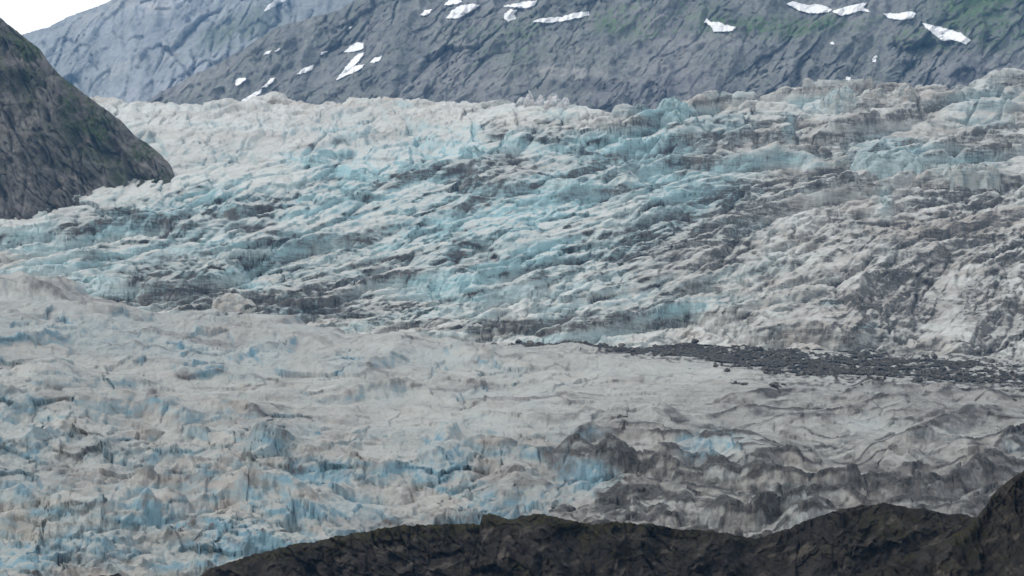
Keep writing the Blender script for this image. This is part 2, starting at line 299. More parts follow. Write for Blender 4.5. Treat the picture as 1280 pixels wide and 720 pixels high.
# ------------------------------------------------------------------ TONGUE
CREST = [(-240, 340), (0, 354), (60, 364), (130, 378), (200, 394), (270, 402), (340, 406), (400, 414), (470, 426), (540, 432), (600, 434), (760, 436), (900, 438), (1060, 442), (1180, 448), (1280, 452), (1520, 456)]
def tongue_Y(V, top):
    t = (V - top) / (770 - top)
    return np.interp(t, [-.05, 0, .08, .2, .35, .55, .75, 1.0], [3650, 3480, 3150, 2850, 2500, 2150, 1850, 1600])
def tongue():
    u1 = ucols(1.2); nr = 960
    top = smooth1(curve(u1, CREST), 31)
    tt = np.linspace(0, 1, nr - 40)
    V = 770 + (top[None, :] - 770) * tt[:, None]
    V = np.concatenate([V, np.repeat(top[None, :], 40, 0)]).astype(F32)
    U = np.repeat(u1[None, :], nr, 0).astype(F32); T = np.repeat(top[None, :], nr, 0)
    Yb = tongue_Y(V, T)
    back = np.concatenate([np.zeros(nr - 40), np.arange(1, 41) / 40.0])[:, None]
    h = (V - T)                      # rows below the brow of the tongue
    low = ss(60, 190, h)             # 0 on the smooth upper part, 1 among the seracs of the front
    low = np.clip(low + .5 * blobs(U, V, [(100, 440, 200, 40, -8, .25), (1150, 510, 200, 24, 0, .8), (1080, 540, 260, 50, 0, .7)]), 0, 1)
    wx = fbm(U / 130, V / 40, 4, 211); wy = fbm(U / 120, V / 36, 4, 223); fw = fbm(U / 36, V / 12, 4, 231)
    # waves of ice: sharp crests, steep fronts
    tilt = np.interp(U, [-240, 300, 640, 900, 1280], [-.03, .02, -.02, -.03, .02])
    D = V + tilt * (U - 640)
    CR = []
    def waves(L, W, seed, front=.30, pw=1.5):
        ph = -(D / L) + 1.3 * fbm(U / W, V / (L * 1.9), 3, seed) + .12 * fw
        k = np.floor(ph); f = ph - k
        p = np.where(f < front, (f / front) ** .9, (1 - (f - front) / (1 - front)) ** pw)
        pk = ridged(U / (W * 1.1) + k * 5.17, k * 2.3 + V / (L * 8), 2, seed + 9, sharp=.5)
        amp = (.35 + .75 * pk) * (.15 + .95 * ss(-.4, .4, noise(U / (W * .9) + k * 3.3, k * 1.7 + 0 * U, seed + 3)))
        CR.append((f - front, ss(.25, .7, amp))); return p * amp
    w1 = waves(42, 300, 241, .20); w2 = waves(21, 170, 251, .24, 1.3); w3 = waves(10, 90, 261, .3, 1.2); w4 = waves(5, 60, 265, .4, 1.2)
    rt = ss(560, 860, U + .5 * (V - 560))
    rg = ridged(U / 150 + .5 * wx, V / 34 + .5 * wy, 3, 271, .42); pkz = ss(120, 200, h) * ss(900, 700, U)
    sp = ridged(U / 52 + .5 * wx, V / 19 + .5 * wy, 4, 273)
    F1, F2, cid, ox, oy = worley(U / 60 + .35 * fw, V / 17 + .35 * wy, 275)
    fr = (cid - .5) + ox * (np.sin(cid * 40)) * .9 - .5 * ss(.15, 0, F2 - F1)
    scale = Yb / 2100.0
    # smooth flow lines on the brow, fanning away to the right
    fl = fbm((U + 3 * h) / 260, (h + .02 * U) / 7.0 + 1.2 * wx, 4, 281)
    fl2 = ridged((U + 2 * h) / 150, (h - .01 * U) / 13.0 + 1.2 * wx, 3, 285)
    z = low * ((21 - 4 * rt) * w1 + (10 + 7 * rt) * w2 + 3.6 * w3 + .8 * w4 + 4 * rg + 4.5 * facets(U / 44 + .4 * fw, V / 11 + .4 * wy, 371, .2)  + pkz * 4 * sp) + (1 - low) * (2.0 * facets(U / 60 + .5 * fw, V / 9 + .5 * wy, 381, .15) + .8 * facets(U / 22, V / 4.5, 385, .2)) + (1 - low) * (2.6 * fl + 4.0 * fl2 + 11 * w1 * ss(900, 500, U) + 6 * w2 * ss(1000, 600, U) + 2 * w2) + 5 * wy * (.4 + low) + 1.0 * fbm(U / 22, V / 5, 4, 291) * (.5 + low) + .3 * fbm(U / 6, V / 2.5, 2, 295)
    slab = (fbm(U / 110 + .6 * wx, D / 26 + .6 * wy, 3, 299) * 8 + 5 * facets(U / 75 + .5 * fw, D / 15 + .4 * wy, 298, .2)) * (1 - low) * ss(5, 40, h) * ss(1000, 600, U)
    z = (z + slab) * (.6 + .4 * scale) * (1 - .35 * np.clip(blobs(U, V, [(260, 520, 420, 70, 0, 1.0)]), 0, 1))
    # placed forms: fins, the ice cave wall, mounds
    B = [(885, 548, 40, 16, 0, -16), (1110, 590, 60, 14, -6, 15), (940, 590, 40, 10, -4, 10), (1010, 540, 60, 12, 0, 12), (1120, 530, 50, 10, 0, 10), (560, 560, 14, 18, 0, 16), (200, 610, 26, 16, 0, 14), (330, 575, 18, 14, 0, 12),
         (640, 620, 36, 24, 0, 16), (720, 600, 20, 16, 0, 12), (770, 585, 22, 14, 0, 10), (350, 660, 60, 16, 0, 14), (270, 640, 30, 16, 0, 10), (90, 565, 50, 16, 0, 9), (90, 520, 100, 20, 0, 12), (1200, 590, 50, 16, -20, 14), (1170, 510, 30, 8, 0, 9), (50, 480, 60, 12, 0, 8), (550, 600, 40, 12, 0, 10), (420, 630, 40, 12, 0, 8), (820, 525, 20, 7, 0, 10)]
    z = z + blobs(U, V, B, (12 * fw, 6 * wx))
    z = z * (1 - .55 * blobs(U, V, [(1100, 465, 330, 17, -3, 1.0)]))
    Vm = V - z * FPX / Yb * (1 - back); Dm = D + Vm - V
    k_ = (.35 + .65 * low) * scale * (1 - .4 * rt)
    n2 = k_ * (3.6 * facets(U / 46 + .4 * fw, Vm / 21 + .3 * wy, 391, .2) + 1.4 * facets(U / 18 + .4 * fw, Vm / 10 + .3 * wy, 393, .25) + .6 * facets(U / 6, Vm / 4, 395, .2) + 1.2 * fbm(U / 20, Vm / 12, 4, 397)) * (.4 + .8 * ss(-.3, .3, fbm(U / 120, Vm / 50, 3, 399)))
    z = z + .45 * n2
    X, Y, Z = at(U, V, Yb + back * 420)
    dn = back * 420
    X0, Y0, Z0 = at(U, V, Yb)
    Z = np.where(back > 0, Z0 - dn * .22, Z0) + z * (1 - back * .7)
    Y = Y - low * (6 * w1 + 3 * w2) + 2 * wx - 1.2 * n2 * (1 - back)
    N = normals(X, Y, Z); nz = boxblur(N[..., 2], 1)
    cap = ss(.55, .9, nz); face = ss(.85, .5, nz)
    conv = Z - boxblur(Z, 5); crest = ss(.7, 2.6, conv)
    dr = ss(560, 900, U + .5 * (Vm - 560)) * ss(468, 492, Vm)            # right-hand side of the front: darker overall, debris on its crests
    W = (16 * wx + 6 * fw, 8 * wy + 3 * fw)
    vein = ss(.80, .97, ridged(U / 120 + .8 * wx, Dm / 20 + 1.0 * wy, 3, 351, .4)) * ss(-.1, .3, fbm(U / 90, Vm / 30, 3, 353)) + .7 * ss(.82, .97, ridged(U / 46 + .5 * fw, (Dm + .2 * U) / 13 + .6 * wy, 2, 355, .4)) * ss(.0, .35, fbm(U / 60, Vm / 24, 3, 357))
    line = sum(np.exp(-(f / wd_) ** 2) * a_ * w_ for (f, a_), wd_, w_ in zip(CR[:3], (.03, .05, .08), (1, .8, .5))) * ss(-.2, .2, fbm(U / 50, Vm / 12, 3, 361))
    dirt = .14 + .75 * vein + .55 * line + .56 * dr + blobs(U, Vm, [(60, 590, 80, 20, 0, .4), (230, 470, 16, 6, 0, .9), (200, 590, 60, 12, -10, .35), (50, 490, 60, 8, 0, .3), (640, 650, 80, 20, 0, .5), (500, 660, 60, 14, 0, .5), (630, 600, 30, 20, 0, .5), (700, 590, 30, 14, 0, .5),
                                  (790, 530, 60, 12, 0, .4), (1110, 595, 60, 20, -10, .8), (1180, 610, 60, 20, -20, .6), (1200, 520, 70, 16, 0, .4), (130, 560, 60, 14, 0, .3), (320, 520, 60, 14, 0, .3), (560, 480, 100, 12, 0, .25), (130, 700, 60, 20, 0, .3)], W)  # strongest blob here paints shadow on the big right-hand mound
    dirt = dirt + .3 * ss(.05, .5, fbm(U / 70, Vm / 20, 4, 301)) * (1 - dr)
    dirt = dirt * (.6 + .5 * face)
    pale = np.clip(blobs(U, Vm, [(890, 556, 55, 17, 0, 1.2), (735, 600, 40, 24, 0, .9), (1080, 530, 40, 12, 0, .8), (1030, 560, 60, 12, 0, .6), (650, 640, 50, 26, 0, .8), (1010, 590, 50, 12, 0, .6), (1190, 545, 60, 12, 0, .6), (960, 620, 50, 8, 0, .6)], W), 0, 1)
    dirt = dirt * (1 - .8 * pale)
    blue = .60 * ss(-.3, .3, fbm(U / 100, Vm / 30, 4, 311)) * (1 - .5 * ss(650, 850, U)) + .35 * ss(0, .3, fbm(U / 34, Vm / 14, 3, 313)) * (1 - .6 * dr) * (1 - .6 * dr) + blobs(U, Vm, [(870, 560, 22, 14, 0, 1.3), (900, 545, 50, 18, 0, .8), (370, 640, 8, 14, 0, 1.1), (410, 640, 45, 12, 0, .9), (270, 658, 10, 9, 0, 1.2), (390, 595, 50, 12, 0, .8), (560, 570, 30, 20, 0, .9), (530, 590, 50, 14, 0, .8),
           (425, 595, 12, 10, 0, .9), (240, 515, 50, 8, -6, .8), (190, 500, 30, 5, 0, .6), (380, 540, 20, 14, 0, .7), (650, 640, 50, 24, 0, .6), (735, 600, 40, 22, 0, .8), (660, 505, 24, 5, 0, .6), (690, 540, 40, 8, 0, .45), (150, 430, 170, 24, -8, .6), (350, 440, 130, 16, -8, .5), (100, 400, 120, 16, -8, .4),
           (50, 600, 40, 24, 0, .3), (180, 640, 40, 30, 0, .4), (290, 680, 50, 30, 0, .7), (340, 670, 40, 30, 0, .5), (1080, 530, 36, 12, 0, .5), (1100, 490, 40, 5, 0, .5), (610, 635, 10, 26, 0, .8), (100, 690, 60, 20, 0, .3), (30, 700, 30, 20, 0, .5), (460, 640, 30, 20, 0, .5), (950, 480, 60, 6, 0, .2), (1270, 555, 20, 20, 0, .4)], (8 * wx + 3 * fw, 4 * wy + 2 * fw))
    blue = blue * (.5 + .7 * face) * (1 - .3 * cap)
    crest = ss(.3, 1.8, conv) ; ck = low * sum(ss(-.07 - .04 * i, -.01, f + .03 * fw) * ss(.16, .04, f) * a_ * (1., 1., .6)[i] for i, (f, a_) in enumerate(CR[:3]))
    deb_shade = dr * (1 - .75 * pale) * (1.9 * ck * ss(-.35, .05, fbm(U / 40, Vm / 14, 4, 363)) + .4 * crest * low + .45 * low * ss(.6, 1., cap) * ss(-.1, .35, fbm(U / 26, Vm / 8, 4, 321))) + .25 * crest * ss(640, 700, Vm) * ss(.0, .4, fbm(U / 30, Vm / 10, 3, 325))
    deb_shade = deb_shade + .8 * blobs(U, Vm, [(1110, 598, 50, 12, -12, .9), (1190, 590, 50, 8, -35, .7), (930, 615, 60, 8, -12, .8), (1000, 560, 60, 4, 0, .7), (990, 515, 60, 5, 0, .7), (1210, 517, 30, 7, 0, .9), (870, 600, 40, 5, 0, .6), (705, 565, 14, 3, 0, 1), (555, 645, 12, 4, 0, .9), (510, 660, 30, 4, 0, .7), (160, 700, 10, 4, 0, .9), (780, 630, 40, 5, 10, .8), (1250, 580, 30, 6, 0, .7), (1040, 560, 40, 5, 0, .6), (900, 535, 60, 4, -6, .9)], W) * ss(-.35, .15, fbm(U / 16, Vm / 5, 3, 331))  # debris streaks; the first blob is the big right mound's shadow, painted in
    mband = ss(900, 1000, U) * ss(0, 6, h) * ss(70, 30, h) + ss(640, 800, U) * ss(0, 3, h) * ss(26, 8, h)
    deb_shade = deb_shade + 1.0 * mband * ss(-.1, .25, fbm(U / 9, Vm / 2.6, 4, 343) + .5 * fbm(U / 70, Vm / 6, 3, 345))
    deb_shade = deb_shade + .5 * ss(.3, .6, fbm(U / 60, h / 5, 4, 341)) * blobs(U, Vm, [(1150, 475, 200, 30, 0, .7), (800, 440, 200, 6, 0, .5)])
    fl_ = ss(.15, .5, fl) * (1 - low)
    dirt = dirt + .60 * fl_ ; cap = cap * (1 - .35 * low)
    return U, V, X, Y, Z, dirt, blue, cap, deb_shade
TU, TV, TX, TY, TZ, a, b, c, d = tongue()
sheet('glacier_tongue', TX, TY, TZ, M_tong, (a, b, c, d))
# ------------------------------------------------------------------ rock faces
def rock_sheet(name, sky, Ytop, depth, rows_down, mat, u0, u1_, du, nr, A, scl, seed, masks_f, back=True, tilt=0., smk=5, steep=1.0, ridge_w=.6, jag=1.2, rot=25):
    """a slope that falls from its skyline towards the camera, and away behind it"""
    u = np.arange(u0, u1_ + du, du); top = smooth1(curve(u, sky), smk) + jag * (1.3 * fbm(u / 22, 0 * u, 4, seed + 31, .6) + .9 * fbm(u / 5, 0 * u, 3, seed + 33, .6))
    nb = nr // 8
    t = np.linspace(1, 0, nr - nb)[:, None]
    V = (top[None, :] + rows_down * t); V = np.concatenate([V, np.repeat(top[None, :], nb, 0)]).astype(F32)
    U = np.repeat(u[None, :], nr, 0).astype(F32)
    bk = np.concatenate([np.zeros(nr - nb), np.arange(1, nb + 1) / nb])[:, None]
    tf = np.concatenate([t, np.zeros((nb, 1))])
    yt = Ytop(u)[None, :] if callable(Ytop) else Ytop
    Yb = yt - depth * tf ** steep
    q = U / scl; r = (V + tilt * U) / scl
    wx = fbm(q * .5, r * .5, 4, seed); wy = fbm(q * .5 + 9, r * .5, 4, seed + 3)
    ca, sa_ = math.cos(math.radians(rot)), math.sin(math.radians(rot))
    rx = q * ca - r * sa_; ry = q * sa_ + r * ca
    slabm = .35 + .65 * ss(-.2, .3, fbm(q * .25, r * .3, 3, seed + 41))
    K1, K2, kid, kx, ky = worley(rx * .4 + .45 * wx, ry * .9 + .45 * wy, seed + 21); J1, J2, jid, jx, jy = worley(rx * 1.1 + .4 * wy, ry * 2.1 + .4 * wx, seed + 25)
    fac = (kid - .5) * .7 + kx * np.cos(kid * 91) + ky * np.sin(kid * 91) - .3 * ss(.10, 0, K2 - K1)
    fac2 = (jid - .5) * .7 + jx * np.cos(jid * 91) + jy * np.sin(jid * 91) - .3 * ss(.12, 0, J2 - J1)
    g = ridge_w * 2.4 * ridged(q * .24 + .7 * wx, (r + .5 * q) * .22 + .6 * wy, 4, seed + 11, .42) + slabm * (.55 * fac + .30 * fac2 + .15 * facets(rx * 2.3, ry * 4.2, seed + 29)) + .14 * fbm(q * 2, r * 2, 5, seed + 17, .62)
    JOINT[0] = slabm * np.maximum(ss(.09, .01, K2 - K1), .7 * ss(.10, .01, J2 - J1))
    g = g - g.mean()
    X, Y, Z = at(U, V, Yb); ex = tf > 0
    keep = np.minimum(1, .4 + tf * 10)
    Y = Y - A * g * keep * 2.2 + bk * depth * 1.5; Z = Z + A * g * .22 * keep - bk * depth * .75
    X = X + A * .5 * wx * keep
    o = sheet(name, X, Y, Z, mat, masks_f(U, V, g, wx, wy, top))
    return o, (U, V, X, Y, Z)
JOINT = [0]
def m_cliff(U, V, g, wx, wy, top):
    d = V - top[None, :]
    veg = .12 + ss(120, 10, d) * 1.1 * ss(.0, .4, fbm(U / 30, V / 30, 4, 401) + .25) + .5 * ss(.2, .5, fbm(U / 50, V / 24, 4, 405))
    lt = .5 * ss(.15, .5, fbm(U / 30, V / 26, 4, 411)) + .4 * ss(.3, .6, fbm(U / 9, V / 6, 3, 415)); dk = ss(.25, .6, fbm(U / 40, V / 60, 4, 421)) * .5 + .5 * JOINT[0]
    return veg, lt, dk
CL = [(-240, -190), (-100, -60), (0, 22), (28, 45), (50, 62), (64, 80), (78, 97), (95, 110), (125, 133), (150, 150), (168, 170), (185, 180), (200, 192), (214, 207), (220, 224), (228, 262), (238, 300), (262, 330)]
rock_sheet('rock_cliff', CL, lambda u: 4806 - u * .35, 420, 300, M_cliff, -240, 262, 1.0, 420, 17, 30, 430, m_cliff, tilt=-.5, smk=3, rot=-60)
def m_mount(U, V, g, wx, wy, top):
    veg = 1.3 * blobs(U, V, [(830, 20, 60, 24, 0, .9), (620, 50, 60, 30, 0, .5), (1000, 30, 110, 12, 3, .9), (1240, 20, 60, 40, 0, 1.0), (1170, 50, 60, 14, 0, .7), (780, 30, 40, 16, 0, .6)], (20 * wx, 10 * wy)) + .25
    lt = blobs(U, V, [(710, 92, 50, 7, -6, 1.2), (900, 50, 40, 10, 0, .3), (640, 110, 70, 20, 0, .2), (260, 90, 40, 10, 20, .3)], (8 * wx, 5 * wy)) + .3 * ss(.1, .5, fbm(U / 30, V / 20, 4, 451))
    dk = blobs(U, V, [(745, 108, 34, 9, 0, .8), (880, 110, 30, 12, 0, .3)], (5 * wx, 4 * wy)) + .25 * ss(.2, .5, fbm(U / 60, V / 40, 4, 461)) + .35 * JOINT[0] + .5 * ss(.86, .97, ridged((U + 1.1 * V) / 90 + .4 * wx, (V - .5 * U) / 240 + .3 * wy, 4, 465))
    return veg, lt, dk
MT = [(120, 190), (170, 140), (200, 116), (235, 97), (270, 80), (300, 63), (345, 34), (370, 28), (400, 20), (425, 12), (440, 4), (500, -30), (640, -80), (900, -120), (1200, -110), (1560, -60)]
MO, MG = rock_sheet('mountain', MT, lambda u: 9800 + 0 * u, 1500, 330, M_mount, 120, 1560, 1.4, 480, 31, 27, 470, m_mount, tilt=.25, smk=3, rot=35, ridge_w=.5)
def m_far(U, V, g, wx, wy, top):
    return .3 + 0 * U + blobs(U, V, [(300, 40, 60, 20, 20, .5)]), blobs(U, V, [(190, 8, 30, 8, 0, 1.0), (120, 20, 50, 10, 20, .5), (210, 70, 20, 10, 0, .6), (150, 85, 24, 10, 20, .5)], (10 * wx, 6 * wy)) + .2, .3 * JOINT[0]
FM = [(-240, 90), (-60, 62), (30, 42), (60, 34), (85, 22), (100, 17), (130, 6), (150, -3), (220, -30), (340, -70), (520, -110), (700, -130)]
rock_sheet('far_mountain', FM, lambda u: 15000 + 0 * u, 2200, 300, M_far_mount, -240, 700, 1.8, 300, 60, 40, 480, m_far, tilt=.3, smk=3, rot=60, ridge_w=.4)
# foreground ridge
RG = [(-240, 900), (150, 790), (225, 738), (250, 721), (262, 712), (300, 698), (360, 682), (420, 672), (470, 662), (500, 656), (560, 655), (601, 654), (604, 643), (612, 642), (626, 645), (636, 650), (650, 645), (665, 642), (680, 643), (700, 648), (740, 654), (790, 652), (850, 660), (900, 665), (945, 672), (985, 661), (1010, 650), (1040, 640), (1075, 632), (1105, 628), (1130, 632), (1170, 640), (1220, 646), (1280, 660), (1560, 700)]
def m_ridge(U, V, g, wx, wy, top):
    d = V - top[None, :]
    veg = ss(26, 2, d) * .9 * ss(1100, 700, U) + .35 + .5 * ss(.0, .4, fbm(U / 40, V / 24, 4, 501)) - .2 + blobs(U, V, [(1150, 660, 90, 20, 0, .6)])
    lt = .75 * ss(.12, .45, fbm((U + V) / 22, (V - U * .3) / 30, 4, 511)) * ss(4, 18, d); dk = .9 * ss(.0, .4, fbm((U + .6 * V) / 34, (V) / 60, 4, 521)) * ss(4, 20, d)
    return veg, lt, dk
rock_sheet('rock_ridge', RG, lambda u: 1300 + 0 * u, 130, 170, M_ridge, -240, 1560, 1.0, 330, 6.5, 30, 530, m_ridge, tilt=.0, smk=1, jag=2.2, rot=-48)
R2 = [(1000, 760), (1060, 722), (1120, 700), (1180, 676), (1215, 655), (1232, 634), (1244, 616), (1256, 604), (1280, 588), (1340, 550), (1560, 430)]
rock_sheet('rock_hillside', R2, lambda u: 1080 - (u - 1000) * .15, 110, 260, M_ridge, 1000, 1560, 1.2, 380, 6.0, 30, 560, m_ridge, tilt=-.6, smk=5, rot=-50)
# ------------------------------------------------------------------ medial moraine
t = NT('moraine_rubble'); fn = t.noise((.22,) * 3, detail=6, rough=.75); md = t.noise((.02, .05, .05), detail=4)
M_mor = t.finish(t.mixc(t.ramp(fn, .5, .70), t.mixc(t.ramp(md, .4, .6), (.026, .024, .020), (.058, .054, .047)), (.26, .25, .23)), .9, fn, 4.0, 1.0, .2)
def submesh(name, X, Y, Z, keep, mat, kind):
    r, c = X.shape; f = grid_faces(r, c); f = f[keep.ravel()[f].all(1)]
    ids = np.unique(f); mp = np.full(r * c, -1); mp[ids] = np.arange(len(ids))
    co = np.stack([X.ravel()[ids], Y.ravel()[ids], Z.ravel()[ids]], 1)
    return tag(mesh_from(name, co, mp[f], mat), kind=kind)
MU = [(560, 434), (620, 433), (760, 431), (870, 432), (960, 432), (1040, 437), (1100, 443), (1200, 449), (1280, 453), (1520, 460)]
ML = [(560, 434), (620, 437), (760, 443), (870, 449), (900, 459), (960, 470), (1060, 480), (1150, 484), (1280, 496), (1520, 504)]
k0 = 300
sU, sV = TU[k0:-30], TV[k0:-30]
mu = curve(sU[0], MU)[None, :]; ml = curve(sU[0], ML)[None, :]
wv = 6 * fbm(sU / 60, sV / 7, 4, 601) + 3.5 * fbm(sU / 12, sV / 3, 3, 603)
wd = np.clip((ml - mu) / 14, .1, 1)
patch = ss(.30, .42, fbm(sU / 90, sV / 5, 5, 607)) * ss(900, 1000, sU) * ss(60, 5, sV - ml) * ss(-8, 0, sV - mu)
low_ = (sV - mu) - wv * wd; hi_ = (ml - sV) + wv * wd
gap = fbm(sU / 60, sV / 4.5, 5, 611, .65) + .5 * fbm(sU / 8, sV / 2.2, 3, 612) > (.26 - .14 * ss(20, 45, ml - mu)) + .30 * ss(0, 12, np.minimum(sV - mu, ml - sV)) - .26 - .12 * ss(1040, 1280, sU)     # bare ice shows between the rubble
keep = ((low_ > 0) & (hi_ > 0) & ~(gap & (sU > 880))) & (sU > 600)
keep |= (sV > mu) & (sV < ml + 24) & (sU > 860) & (fbm(sU / 50, sV / 4, 4, 613) > .34)
lift = .5 + ss(-1, 5, np.minimum(low_, hi_)) * 3.5 * np.abs(fbm(sU / 9, sV / 1.8, 4, 617, .65)) + 1.0 * ss(0, 10, np.minimum(low_, hi_)) * (.5 + fbm(sU / 60, sV / 6, 3, 619))
submesh('medial_moraine', TX[k0:-30], TY[k0:-30], TZ[k0:-30] + lift, keep, M_mor, 'structure')
bpy.data.objects['medial_moraine'].data.polygons.foreach_set('use_smooth', np.zeros(len(bpy.data.objects['medial_moraine'].data.polygons), bool))
MK = (sU, sV, TX[k0:-30], TY[k0:-30], TZ[k0:-30] + lift, keep)
# ------------------------------------------------------------------ boulders
t = NT('boulder_stone'); fn = t.noise((.5,) * 3, detail=6, rough=.7)
M_bol = t.finish(t.mixc(t.ramp(fn, .4, .6), (.040, .038, .034), (.14, .135, .125)), .9, fn, .6, .8, .2)
def rock_mesh(name, seed):
    import bmesh
    bm = bmesh.new(); bmesh.ops.create_icosphere(bm, subdivisions=3, radius=1)
    rg = random.Random(seed)
    pl = [(Vector((rg.gauss(0, 1), rg.gauss(0, 1), rg.gauss(0, 1))).normalized(), rg.uniform(.55, .85)) for _ in range(11)]
    for v in bm.verts:
        p = v.co.copy()
        for n, d in pl:
            q = p.dot(n)
            if q > d: p -= n * (q - d) * .93
        v.co = Vector((p.x * 1.15, p.y, p.z * .8))
    me = bpy.data.meshes.new(name); bm.to_mesh(me); bm.free(); me.materials.append(M_bol); return me
RM = [rock_mesh('boulder', 70 + i) for i in range(5)]
def boulder(x, y, z, r, i, label, group=None):
    o = bpy.data.objects.new('boulder', RM[i % 5]); COL.objects.link(o)
    o.location = (x, y, z + r * .35); o.scale = (r * random.uniform(.8, 1.3), r, r * random.uniform(.8, 1.15)); o.rotation_euler = (random.uniform(-.2, .2), random.uniform(-.2, .2), random.uniform(0, 6.28))
    return tag(o, label, 'boulder', group)

def spot(u, v, G):
    i = np.argmin((G[0] - u) ** 2 * .2 + (G[1] - v) ** 2); return G[2].ravel()[i], G[3].ravel()[i], G[4].ravel()[i]
cand = np.flatnonzero(keep.ravel() & (sU.ravel() < 1285)); rs = np.random.RandomState(9)
edge_ = (np.minimum(low_, hi_) < 3).ravel()[cand]; pw = np.where(edge_, 3.0, 1.0); pw /= pw.sum()
for i, q in enumerate(rs.choice(cand, 270, False, pw)):
    boulder(MK[2].ravel()[q], MK[3].ravel()[q], MK[4].ravel()[q], 1.5 + 3.2 * rs.rand() ** 2.5, i, 'small dark boulder lying on the dark rubble band across the ice', 'boulders on the dark rubble band')
named = [(909, 470, 4.2, 'dark boulder alone on pale ice just below the left end of the wide rubble band'),
         (895, 465, 3.0, 'small dark boulder beside a larger one under the wide rubble band'),
         (868, 430, 5.5, 'large dark boulder on the upper edge of the rubble band where it begins to widen'),
         (1168, 452, 5.0, 'tall dark boulder on the upper edge of the rubble band, right part'),
         (1240, 455, 4.6, 'dark boulder on the upper edge of the rubble band near the right frame edge'),
         (998, 474, 3.6, 'dark boulder at the lower edge of the rubble band, middle part'),
         (1010, 437, 3.4, 'dark boulder on the upper edge of the rubble band, middle part')]
for i, (u, v, r, lb) in enumerate(named):
    boulder(*spot(u, v, MK), r, i + 2, lb, 'boulders on the dark rubble band')
FG = None
# ------------------------------------------------------------------ single blocks of ice that stand clear of the fall
bpy.context.view_layer.update()
def hit(ob, u, v):
    X_, Y_, Z_ = at(u, v, 1000.0); d = Vector((float(X_), float(Y_), float(Z_))).normalized()
    ok, loc, nn, fi = ob.ray_cast(Vector((0, 0, 0)), d); return loc if ok else None
def serac(u, v, hw, hp, bl, di, lean, pw, label, host, mat, seed, Yd=None, turn=0., name='ice_block', cat='ice block', group='ice blocks standing on the glacier'):
    """block whose foot shows at (u, v), hw px half wide and hp px tall"""
    loc = hit(host, u, v) if Yd is None else None
    if loc is None: q = at(u, v, Yd or 5300.0); loc = Vector((float(q[0]), float(q[1]), float(q[2])))
    m = loc.y / FPX; a = hw * m; H = hp * m; bd = a * .75; sink = H * .6 + 14
    nt_, nr_ = 160, 70
    th = np.linspace(0, 2 * np.pi, nt_)[None, :]; r = np.linspace(0, 1, nr_)[:, None] ** .8
    rad = 1 + .32 * fbm(np.cos(th) * 1.5 + seed * 1.37, np.sin(th) * 1.5, 4, 801)
    sx = np.sign(np.cos(th)) * np.abs(np.cos(th)) ** .75; sy = np.sign(np.sin(th)) * np.abs(np.sin(th)) ** .75
    hgt = (1 - r ** pw) ** (1 / pw)
    x = a * r * rad * sx; y = bd * r * rad * sy
    z = (H + sink) * hgt * np.ones_like(th)
    q1 = x / m; q2 = (z + y * .5) / m
    n = 5.5 * facets(q1 / 15 + seed, q2 / 10, 811 + seed, .4) + 1.8 * facets(q1 / 5 + seed, q2 / 4, 821, .3) + .9 * fbm(q1 / 4, q2 / 2, 4, 823)
    n = n * min(1, hp / 16) * (m / 1.3)
    z = z + n * 1.0 + .30 * (H + 4) * fbm(x / a * 1.3 + seed * 2.1, y / bd * .9, 3, 831) * (1 - r ** 2); y = y - n * .9; x = x + lean * np.maximum(z - sink, 0)
    N_ = normals(x, y, z); nz = boxblur(N_[..., 2], 1)
    cap = ss(.7, .95, nz); nn_ = fbm(q1 / 12 + seed, q2 / 9, 4, 841)
    mk = [np.clip(bl + .35 * nn_ - .25 * cap, 0, 1), np.clip(di * (.6 + nn_), 0, 1), cap * .8, np.clip(di * .5 * ss(.1, .4, nn_), 0, 1)]
    # mask order: dirt, blue, cap, debris
    msk = np.stack([mk[1].ravel(), mk[0].ravel(), mk[2].ravel(), mk[3].ravel()], 1)
    co = np.stack([x.ravel(), y.ravel(), (z - sink).ravel()], 1)
    o = mesh_from(name, co, grid_faces(nr_, nt_), mat, {'mask': msk})
    o.location = (loc.x, loc.y + bd * .35, loc.z); o.rotation_euler.z = turn
    return tag(o, label, cat, group)
IF = bpy.data.objects['glacier_icefall']; TG = bpy.data.objects['glacier_tongue']
